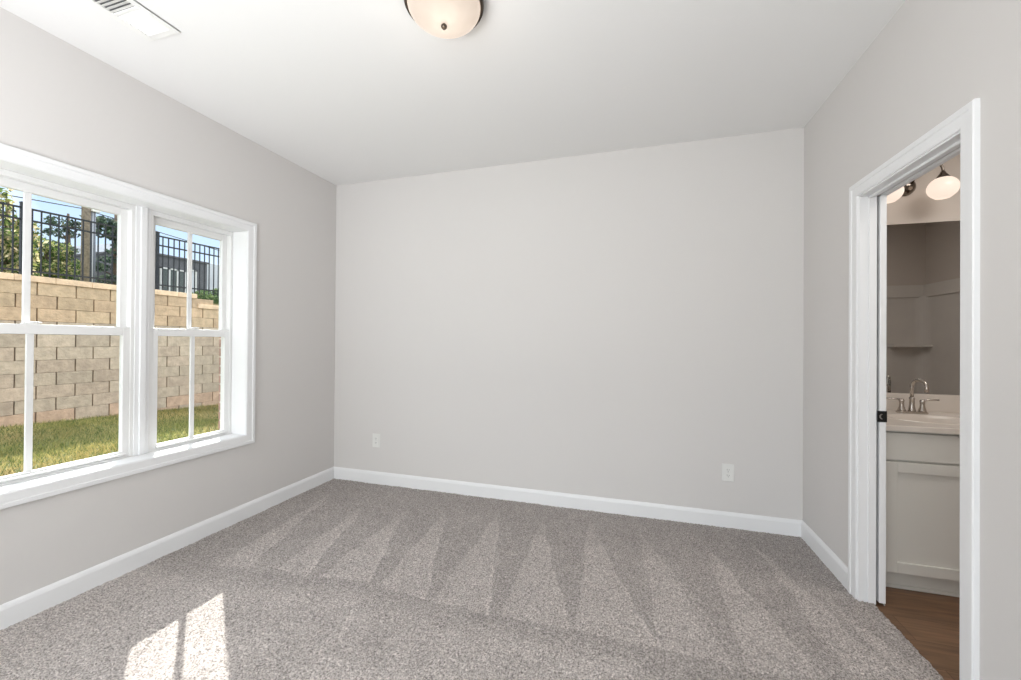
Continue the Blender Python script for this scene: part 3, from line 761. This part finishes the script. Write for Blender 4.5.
# vanity light
vl = empty('vanity_light', (1.645, YB1, 2.27)); tag(vl, 'nickel wall light with two glowing oval opal glass shades above the mirror', 'wall light')
VLX, VLZ, GY, GZ = 1.674, 2.296, 3.055, 2.229
m = MB(); m.lathe([(0.0, -0.050), (0.020, -0.048), (0.040, -0.036), (0.052, -0.016), (0.055, 0.0)], (VLX, YB1, VLZ), axis='Y', n=32)
part(m, 'canopy', M['dnickel'], vl)
M['opal'] = shade_mat('opal_vanity_shade', (0.94, 0.76, 0.62), (1.2, 1.08, 0.95), 0.95)
for s in (-1, 1):
    gx = 1.648 + s * 0.133
    a = MB()
    P_ = [(VLX + s * 0.012, YB1 - 0.045, VLZ + 0.01), (VLX + s * 0.014, GY + 0.05, VLZ + 0.06), (VLX + s * 0.018, GY + 0.01, VLZ + 0.085)]
    for i_ in range(11):
        t_ = math.pi * i_ / 10
        P_.append((VLX + s * 0.018 + (gx - VLX - s * 0.018) * 0.5 * (1 - math.cos(t_)), GY, VLZ + 0.09 + 0.035 * math.sin(t_) - 0.05 * (i_ / 10)))
    P_.append((gx, GY, GZ + 0.09))
    a.tube(P_, 0.0068, 12)
    ar = part(a, 'arm', M['dnickel'], vl)
    f = MB(); f.lathe([(0.0, 0.102), (0.010, 0.100), (0.014, 0.088), (0.020, 0.080), (0.028, 0.068), (0.034, 0.058), (0.034, 0.052)], (gx, GY, GZ), n=28)
    part(f, 'fitter', M['dnickel'], ar)
    g = MB(); pr = []
    for i in range(19):
        t = math.pi * i / 18 - math.pi / 2
        pr.append((max(0.0, 0.071 * math.cos(t)), 0.066 * math.sin(t)))
    pr = [(0.0, -0.062), (0.034, -0.0605)] + [p for p in pr if p[1] > -0.055 and p[1] < 0.060] + [(0.024, 0.063)]
    g.lathe(pr, (gx, GY, GZ), n=40)
    part(g, 'glass_shade', M['opal'], vl)

# bathtub and surround (seen in the mirror)
tb = empty('bathtub', (2.52, 0.9, 0)); tag(tb, 'white bathtub and surround with corner shelf, reflected in the vanity mirror', 'bathtub')
TX0, TX1, TY0, TY1 = 1.76, XB1 - 0.002, YB0 + 0.002, YB0 + 0.76
m = MB(); bm_r = []
def rr_pts(x0, x1, y0, y1, r, z, n=6):
    P = []
    for (cx_, cy_, a0) in ((x1 - r, y1 - r, 0), (x0 + r, y1 - r, 90), (x0 + r, y0 + r, 180), (x1 - r, y0 + r, 270)):
        for i in range(n + 1):
            a = math.radians(a0 + 90 * i / n); P.append((cx_ + r * math.cos(a), cy_ + r * math.sin(a), z))
    return P
RG = [rr_pts(TX0, TX1, TY0, TY1, 0.004, -0.004), rr_pts(TX0, TX1, TY0, TY1, 0.004, 0.40), rr_pts(TX0 + .008, TX1 - .008, TY0 + .008, TY1 - .008, 0.01, 0.408),
      rr_pts(TX0 + .07, TX1 - .07, TY0 + .06, TY1 - .07, 0.12, 0.405), rr_pts(TX0 + .10, TX1 - .09, TY0 + .09, TY1 - .10, 0.13, 0.30), rr_pts(TX0 + .2, TX1 - .16, TY0 + .14, TY1 - .15, 0.14, 0.09), rr_pts(TX0 + .3, TX1 - .26, TY0 + .22, TY1 - .23, 0.1, 0.08)]
n_ = len(RG[0]); vs = [p for r in RG for p in r]; fs = []
for j in range(len(RG) - 1):
    for i in range(n_):
        k = (i + 1) % n_; fs.append((j * n_ + i, j * n_ + k, (j + 1) * n_ + k, (j + 1) * n_ + i))
fs.append(tuple(range((len(RG) - 1) * n_, len(RG) * n_)))
m.add(vs, fs); part(m, 'tub', M['surround'], tb)
m = MB()
m.box(TX0, TX1, YB0 + 0.002, YB0 + 0.014, 0.41, 1.84); m.box(TX1 - 0.012, TX1, YB0 + 0.002, TY1, 0.41, 1.84)
m.box(TX0, TX1, YB0 + 0.002, YB0 + 0.032, 1.84, 1.985, 0.006); m.box(TX1 - 0.030, TX1, YB0 + 0.002, TY1, 1.84, 1.985, 0.006)
# rounded corner column
cp = [(TX1 - 0.012, YB0 + 0.014)] + [(TX1 - 0.13 + 0.118 * math.sin(math.pi / 2 * i / 8), YB0 + 0.132 - 0.118 * math.cos(math.pi / 2 * i / 8)) for i in range(9)]
m.extrude(cp, (0, 0, 0.41), (0, 0, 1.86), (1, 0, 0), (0, 1, 0))
part(m, 'wall_surround', M['surround'], tb)
m = MB(); shp = [(TX1 - 0.012, YB0 + 0.012), (TX1 - 0.012, YB0 + 0.15), (TX1 - 0.06, YB0 + 0.135), (TX1 - 0.14, YB0 + 0.125), (TX1 - 0.34, YB0 + 0.115), (TX1 - 0.37, YB0 + 0.012)]
m.extrude(shp, (0, 0, 1.262), (0, 0, 1.288), (1, 0, 0), (0, 1, 0)); part(m, 'corner_shelf', M['surround'], tb)

# ------------------------------------------------------------------ outside: ground, lawn
def gz(y): return -0.02 - 0.045 * (min(max(y, 1.0), 9.0) - 3.5)
m = MB(); nyy = 28
for i in range(nyy):
    ya = -8 + i * 1.0; yb = ya + 1.0
    m.add([(-9.2, ya, gz(ya)), (XL - 0.262, ya, gz(ya) - 0.05), (XL - 0.262, yb, gz(yb) - 0.05), (-9.2, yb, gz(yb)), (-9.2, ya, -1), (XL - 0.262, ya, -1), (XL - 0.262, yb, -1), (-9.2, yb, -1)],
          [(0, 1, 2, 3), (7, 6, 5, 4), (0, 4, 5, 1), (2, 6, 7, 3)])
struct(m.build('ground', M['soil']), 'soil under the side lawn', 'ground')
m = MB().box(-70, -9.2, -25, 60, 1.2, 2.12); struct(m.build('ground_upper', M['soil2']), 'raised ground behind the retaining wall', 'ground')

def blades(name, P, hgt, wid, cols, mat_, lean=0.5):
    n = len(P); az = rng.random(n) * 2 * math.pi
    u = np.stack([np.cos(az), np.sin(az), np.zeros(n)], -1) * (wid[:, None] / 2)
    l = (rng.random((n, 3)) - 0.5) * 2 * lean; l[:, 2] = 1
    tip = P + l * hgt[:, None]
    V = np.stack([P - u, P + u, tip], 1).reshape(-1, 3)
    F = np.arange(n * 3).reshape(n, 3)
    return mesh_np(name, V, F, np.repeat(cols, 3, 0), mat_)
def mesh_np(name, V, F, cols, mat_):
    k = F.shape[1]
    me = bpy.data.meshes.new(name)
    me.vertices.add(len(V)); me.vertices.foreach_set('co', V.astype(np.float32).ravel())
    me.loops.add(F.size); me.loops.foreach_set('vertex_index', F.astype(np.int32).ravel())
    me.polygons.add(len(F)); me.polygons.foreach_set('loop_start', (np.arange(len(F)) * k).astype(np.int32))
    me.update(calc_edges=True)
    at = me.color_attributes.new('tint', 'FLOAT_COLOR', 'POINT')
    at.data.foreach_set('color', np.concatenate([cols, np.ones((len(cols), 1))], 1).astype(np.float32).ravel())
    me.materials.append(mat_)
    o = bpy.data.objects.new(name, me); C.objects.link(o)
    return o
n = 110000
gx = -8.82 + rng.random(n) ** 1.0 * 5.4; gy = 1.0 + rng.random(n) * 7.5
gzv = np.array([-0.02 - 0.045 * (min(max(y, 1.0), 9.0) - 3.5) for y in gy]) - 0.05 * (gx + 9.2) / 6.3
patch = 0.5 + 0.5 * np.sin(gx * 2.3 + np.sin(gy * 1.7) * 2) * np.sin(gy * 1.1 + gx * 0.6)
c1 = np.array((0.37, 0.36, 0.12)); c2 = np.array((0.74, 0.58, 0.29)); c3 = np.array((0.17, 0.215, 0.075))
t = np.clip(patch * 0.7 + rng.random(n) * 0.5 - 0.15, 0, 1)[:, None]; s = (rng.random(n) < 0.3)[:, None]
gc = np.where(s, c3, c1 * (1 - t) + c2 * t)
o = blades('grass', np.stack([gx, gy, gzv - 0.005], -1), 0.03 + rng.random(n) * 0.045, 0.006 + rng.random(n) * 0.008, gc, M['grass'], 0.8)
tag(o, 'short green lawn grass between the house and the block wall', 'grass', kind='stuff')

# ------------------------------------------------------------------ retaining wall
WX = -8.9
rw = empty('retaining_wall', (WX, 5.0, 0)); tag(rw, 'tan split face concrete block retaining wall behind the lawn', 'retaining wall')
def block_course():
    m = MB(); tint = []
    top = 2.165; ch = 0.2032; L = 0.463
    ys = -6.0; ye = 16.0
    for r in range(13):
        zb = top - r * ch; za = zb - ch + 0.003
        off = (0.30 if r % 2 else 0.07)
        y = ys + off * 1.0
        y = ys + (r % 2) * L / 2 + 0.20
        while y < ye:
            a, c = y, y + L - 0.016
            if not (r == 0 and a > 6.32):
                j = rng.random() * 0.006
                nv = len(m.v)
                m.box(WX - 0.3, WX + j, a, c, za, zb, 0.006)
                g = rng.random(); low = 1.0 if r >= 10 else 0.0; hi = 1.0 if r <= 2 else 0.0
                base_ = np.array((0.54, 0.47, 0.395)) * (0.84 + 0.24 * g)
                if rng.random() < 0.45: base_ = base_ * np.array((1.0, 0.97, 0.97))
                if low and rng.random() < 0.8: base_ = np.array((0.56, 0.42, 0.33)) * (0.9 + 0.2 * g)
                if hi: base_ = base_ * np.array((1.10, 1.0, 0.86))
                base_ = base_ * np.array((1.10, 1.03, 0.92))
                tint += [base_] * (len(m.v) - nv)
            y += L
    # backing that closes the joints
    o = m.build('block_courses', M['block'])
    # colour per vertex (order kept: no doubles were merged inside separate boxes)
    at = o.data.color_attributes.new('tint', 'FLOAT_COLOR', 'POINT')
    nvv = len(o.data.vertices)
    arr = np.ones((nvv, 4), np.float32) * 0.5
    if nvv == len(tint): arr[:, :3] = np.array(tint)
    at.data.foreach_set('color', arr.ravel())
    o.parent = rw; o.data.transform(Matrix.Translation(-Vector(rw.location)))
    part(MB().box(WX - 0.29, WX - 0.022, ys, ye, -0.6, 2.16 - 0.2032).box(WX - 0.29, WX - 0.022, ys, 6.3, 1.9, 2.16), 'joint_backing', M['joint'], rw)
    # cap stones, sunlight painted into their bright orange tint
    m = MB(); tint = []
    for (a0, a1, z) in ((ys, 6.33, 2.166), (6.35, ye, 2.166 - 0.2032)):
        y = a0
        while y < a1 - 0.02:
            c = min(y + 0.46, a1); nv = len(m.v)
            m.box(WX - 0.3, WX + 0.022, y, c - 0.004, z, z + 0.094, 0.006)
            tint += [np.array((0.90, 0.66, 0.44)) * (0.92 + 0.16 * rng.random())] * (len(m.v) - nv); y = c
    o = m.build('cap_course', M['block'])
    at = o.data.color_attributes.new('tint', 'FLOAT_COLOR', 'POINT')
    nvv = len(o.data.vertices); arr = np.ones((nvv, 4), np.float32) * 0.5
    if nvv == len(tint): arr[:, :3] = np.array(tint)
    at.data.foreach_set('color', arr.ravel())
    o.parent = rw; o.data.transform(Matrix.Translation(-Vector(rw.location)))
block_course()

# ------------------------------------------------------------------ iron fence on the wall
FXX = -9.16
fe = empty('iron_fence', (FXX, 5.0, 2.26)); tag(fe, 'black iron picket fence standing on top of the block wall', 'fence')
posts = [0.08, 1.97, 3.86, 5.73, 7.62, 9.51, 11.4]
for k, y in enumerate(posts):
    zt = 3.40 + 0.012 * (y - 5.0)
    m = MB(); m.box(FXX - 0.028, FXX + 0.028, y - 0.028, y + 0.028, 2.0, zt + 0.03, 0.003); m.box(FXX - 0.034, FXX + 0.034, y - 0.034, y + 0.034, zt + 0.028, zt + 0.042, 0.004)
    part(m, 'post', M['iron'], fe)
    if k + 1 < len(posts):
        m = MB(); y2 = posts[k + 1]
        def rail(z0): 
            za = z0 + 0.018 * (y - 5.0); zb = z0 + 0.018 * (y2 - 5.0)
            m.extrude([(-0.014, -0.013), (0.014, -0.013), (0.014, 0.013), (-0.014, 0.013)], (FXX, y, za), (FXX, y2, zb), (1, 0, 0), (0, 0, 1))
        rail(3.362); rail(3.178); rail(2.375)
        npk = 17
        for i in range(1, npk + 1):
            yy = y + (y2 - y) * i / (npk + 1)
            m.box(FXX - 0.008, FXX + 0.008, yy - 0.008, yy + 0.008, 2.30, 3.362 + 0.018 * (yy - 5.0))
        part(m, 'picket_panel', M['iron'], fe)

# ------------------------------------------------------------------ utility poles and wires
up_ = empty('utility_pole', (-14.0, 7.07, 2.12)); tag(up_, 'brown wooden utility pole standing beyond the fence', 'utility pole')
part(MB().tube([(-14, 7.07, 2.0), (-14, 7.07, 6.0), (-14, 7.07, 10.5)], [0.098, 0.09, 0.075], 20), 'shaft', M['pole'], up_)
part(MB().tube([(-13.93, 7.175, 2.0), (-13.93, 7.175, 4.75)], 0.008, 8), 'conduit', M['bldg2'], up_)
m = MB(); m.box(-13.93, -13.85, 7.13, 7.30, 4.72, 4.80, 0.01); m.lathe([(0.03, 0), (0.05, 0.03), (0.03, 0.06), (0.05, 0.09), (0.02, 0.12)], (-13.87, 7.22, 4.80), n=14)
part(m, 'insulator', M['porc'], up_)
gp = empty('utility_pole', (-14.4, 7.42, 2.12)); tag(gp, 'slim grey steel pole just right of the brown wooden pole', 'utility pole')
part(MB().tube([(-14.4, 7.42, 2.0), (-14.4, 7.42, 4.98)], [0.062, 0.055], 16), 'shaft', M['galv'], gp)
m = MB(); m.box(-14.5, -14.3, 7.28, 7.56, 4.90, 5.05, 0.01); part(m, 'top_bracket', M['galv'], gp)
def wire(name, a, c, sag, r, label):
    m = MB(); P = []
    for i in range(25):
        t = i / 24; P.append((a[0] + (c[0] - a[0]) * t, a[1] + (c[1] - a[1]) * t, a[2] + (c[2] - a[2]) * t - sag * 4 * t * (1 - t)))
    m.tube(P, r, 6); tag(m.build(name, M['wire']), label, 'power line', 'overhead power lines')
wire('power_line', (-14, 7.07, 4.76), (-14, -3.0, 3.9), 0.0, 0.012, 'black overhead cable running left from the pole, the lower one')
wire('power_line', (-14, 7.07, 5.06), (-14, -3.0, 4.25), 0.0, 0.010, 'black overhead cable running left from the pole, the upper one')
wire('power_line', (-14, 7.07, 4.74), (-14, 17.0, 3.95), 0.0, 0.012, 'black overhead cable running right from the pole, crossing the narrow window')

# ------------------------------------------------------------------ buildings
bd = empty('commercial_building', (-23, 13.5, 2.12)); tag(bd, 'low dark grey building with pale framed windows beyond the fence', 'building')
m = MB(); m.box(-30, -20, 11.75, 14.70, 2.12, 5.06); m.box(-30.1, -19.95, 11.7, 14.74, 5.0, 5.09, 0.01); part(m, 'main_block', M['bldg'], bd)
m = MB(); m.box(-29, -20.3, 10.62, 11.75, 2.12, 4.28, 0.01); m.box(-29.1, -20.25, 10.58, 11.75, 4.24, 4.32, 0.01); part(m, 'side_wing', M['bldg'], bd)
m = MB(); m.box(-30, -20.4, 14.70, 19.0, 2.12, 5.14, 0.01); part(m, 'pale_wing', M['bldg2'], bd)
for (a, c, z0, z1, nn) in ((12.62, 13.70, 3.2, 4.50, 3), (13.86, 14.18, 2.2, 4.60, 1)):
    m = MB(); m.box(-20.0, -19.94, a, c, z1 - 0.06, z1); m.box(-20.0, -19.94, a, c, z0, z0 + 0.06)
    for i in range(nn + 1):
        y = a + (c - a - 0.07) * i / nn; m.box(-20.0, -19.94, y, y + 0.07, z0, z1)
    f = part(m, 'window' if nn > 1 else 'door', M['frame_w'], bd)
    part(MB().box(-20.02, -19.97, a + 0.03, c - 0.03, z0 + 0.03, z1 - 0.03), 'pane', M['glass_d'] if nn > 1 else M['bldg2'], f)
b2 = empty('pale_building', (-31, 14.5, 2.12)); tag(b2, 'pale grey building far behind the utility poles', 'building')
m = MB(); m.box(-41, -31, 14.9, 20.0, 2.12, 6.6); m.extrude([(14.8, 6.55), (20.1, 6.55), (17.4, 7.4)], (-41.1, 0, 0), (-30.9, 0, 0), (0, 1, 0), (0, 0, 1)); part(m, 'main_block', M['bldg2'], b2)
m = MB(); m.box(-31.0, -30.95, 15.9, 16.2, 5.4, 6.2); part(m, 'window', M['glass_d'], b2)

# ------------------------------------------------------------------ trees
def foliage(name, clumps, n, size, cols, parent):
    """clumps: (centre, radii, weight)"""
    w = np.array([c[2] for c in clumps]); w = w / w.sum()
    pick = rng.choice(len(clumps), n, p=w)
    cen = np.array([c[0] for c in clumps])[pick]; rad = np.array([c[1] for c in clumps])[pick]
    d = rng.normal(size=(n, 3)); d /= np.linalg.norm(d, axis=1)[:, None]
    P = cen + d * rad * (0.55 + 0.5 * rng.random(n) ** 0.7)[:, None]
    a = rng.normal(size=(n, 3)); a /= np.linalg.norm(a, axis=1)[:, None]
    b_ = np.cross(a, rng.normal(size=(n, 3))); b_ /= np.linalg.norm(b_, axis=1)[:, None]
    s1 = (size * (0.5 + rng.random(n)))[:, None]; s2 = s1 * 0.45
    V = np.stack([P - a * s1, P + b_ * s2, P + a * s1, P - b_ * s2], 1).reshape(-1, 3) - np.array(parent.location)
    k = rng.choice(len(cols), n); cc = np.array(cols)[k] * (0.75 + 0.5 * rng.random(n))[:, None]
    o = mesh_np(name, V, np.arange(n * 4).reshape(n, 4), np.repeat(cc, 4, 0), M['leaf']); o.parent = parent
    return o
def rclumps(c, r, k, rs):
    out = []
    for i in range(k):
        d = rng.normal(size=3); d /= np.linalg.norm(d); q = rng.random() ** 0.5
        out.append((tuple(np.array(c) + d * np.array(r) * q), (rs, rs, rs * 0.8), 1.0))
    return out
yg = [(0.42, 0.44, 0.15), (0.26, 0.33, 0.10), (0.12, 0.20, 0.06), (0.62, 0.56, 0.30), (0.07, 0.11, 0.04), (0.09, 0.15, 0.05)]
t1 = empty('leafy_tree', (-12.5, 5.05, 2.12)); tag(t1, 'tall yellow green tree at the left edge of the window view', 'tree')
foliage('foliage', rclumps((-12.5, 5.03, 3.15), (0.55, 0.45, 1.35), 50, 0.20), 4600, 0.050, yg + [(0.75, 0.62, 0.36), (0.8, 0.7, 0.45)], t1)
part(MB().tube([(-12.5, 5.05, 2.1), (-12.5, 5.05, 4.2)], [0.09, 0.03], 10), 'trunk', M['bark'], t1)
t2 = empty('leafy_tree', (-15.5, 7.0, 2.12)); tag(t2, 'lower rounded yellow green tree left of the brown pole', 'tree')
foliage('foliage', rclumps((-15.5, 7.0, 3.0), (0.6, 0.64, 1.28), 60, 0.27), 9000, 0.046, yg, t2)
part(MB().tube([(-15.5, 7.0, 2.1), (-15.5, 7.0, 3.8)], [0.08, 0.03], 10), 'trunk', M['bark'], t2)
dg = [(0.05, 0.085, 0.06), (0.09, 0.13, 0.09), (0.14, 0.18, 0.13), (0.04, 0.06, 0.05)]
for (cx_, cy_, k, top, lab, seedr) in ((-16.9, 8.1, 9, 5.4, 'dark pine tree seen left of the brown pole', 1), (-18.6, 10.25, 13, 6.6, 'dark pine tree seen right of the grey steel pole', 2)):
    t3 = empty('pine_tree', (cx_, cy_, 2.12)); tag(t3, lab, 'tree')
    cl_ = [((cx_ + rng.normal() * 0.4, cy_ + rng.normal() * 0.42, 3.4 + (top - 3.4) * rng.random()), (0.42, 0.42, 0.13), 1.0) for _ in range(k)]
    foliage('foliage', cl_, 170 * k, 0.07, dg, t3)
    m = MB(); m.tube([(cx_, cy_, 2.1), (cx_, cy_, top - 0.2)], [0.14, 0.03], 10)
    for c_ in cl_: m.tube([(cx_, cy_, c_[0][2] - 0.25), c_[0]], [0.03, 0.012], 6)
    part(m, 'trunk', M['bark'], t3)
t4 = empty('leafy_shrub', (-17.5, 13.1, 2.12)); tag(t4, 'green shrub at the right end of the dark building', 'shrub')
foliage('foliage', rclumps((-17.5, 13.1, 3.0), (0.6, 0.9, 0.62), 26, 0.25), 4500, 0.05, [(0.18, 0.27, 0.10), (0.10, 0.17, 0.07), (0.25, 0.33, 0.15)], t4)
part(MB().tube([(-17.5, 13.1, 2.1), (-17.5, 13.1, 3.0)], [0.06, 0.03], 8), 'trunk', M['bark'], t4)
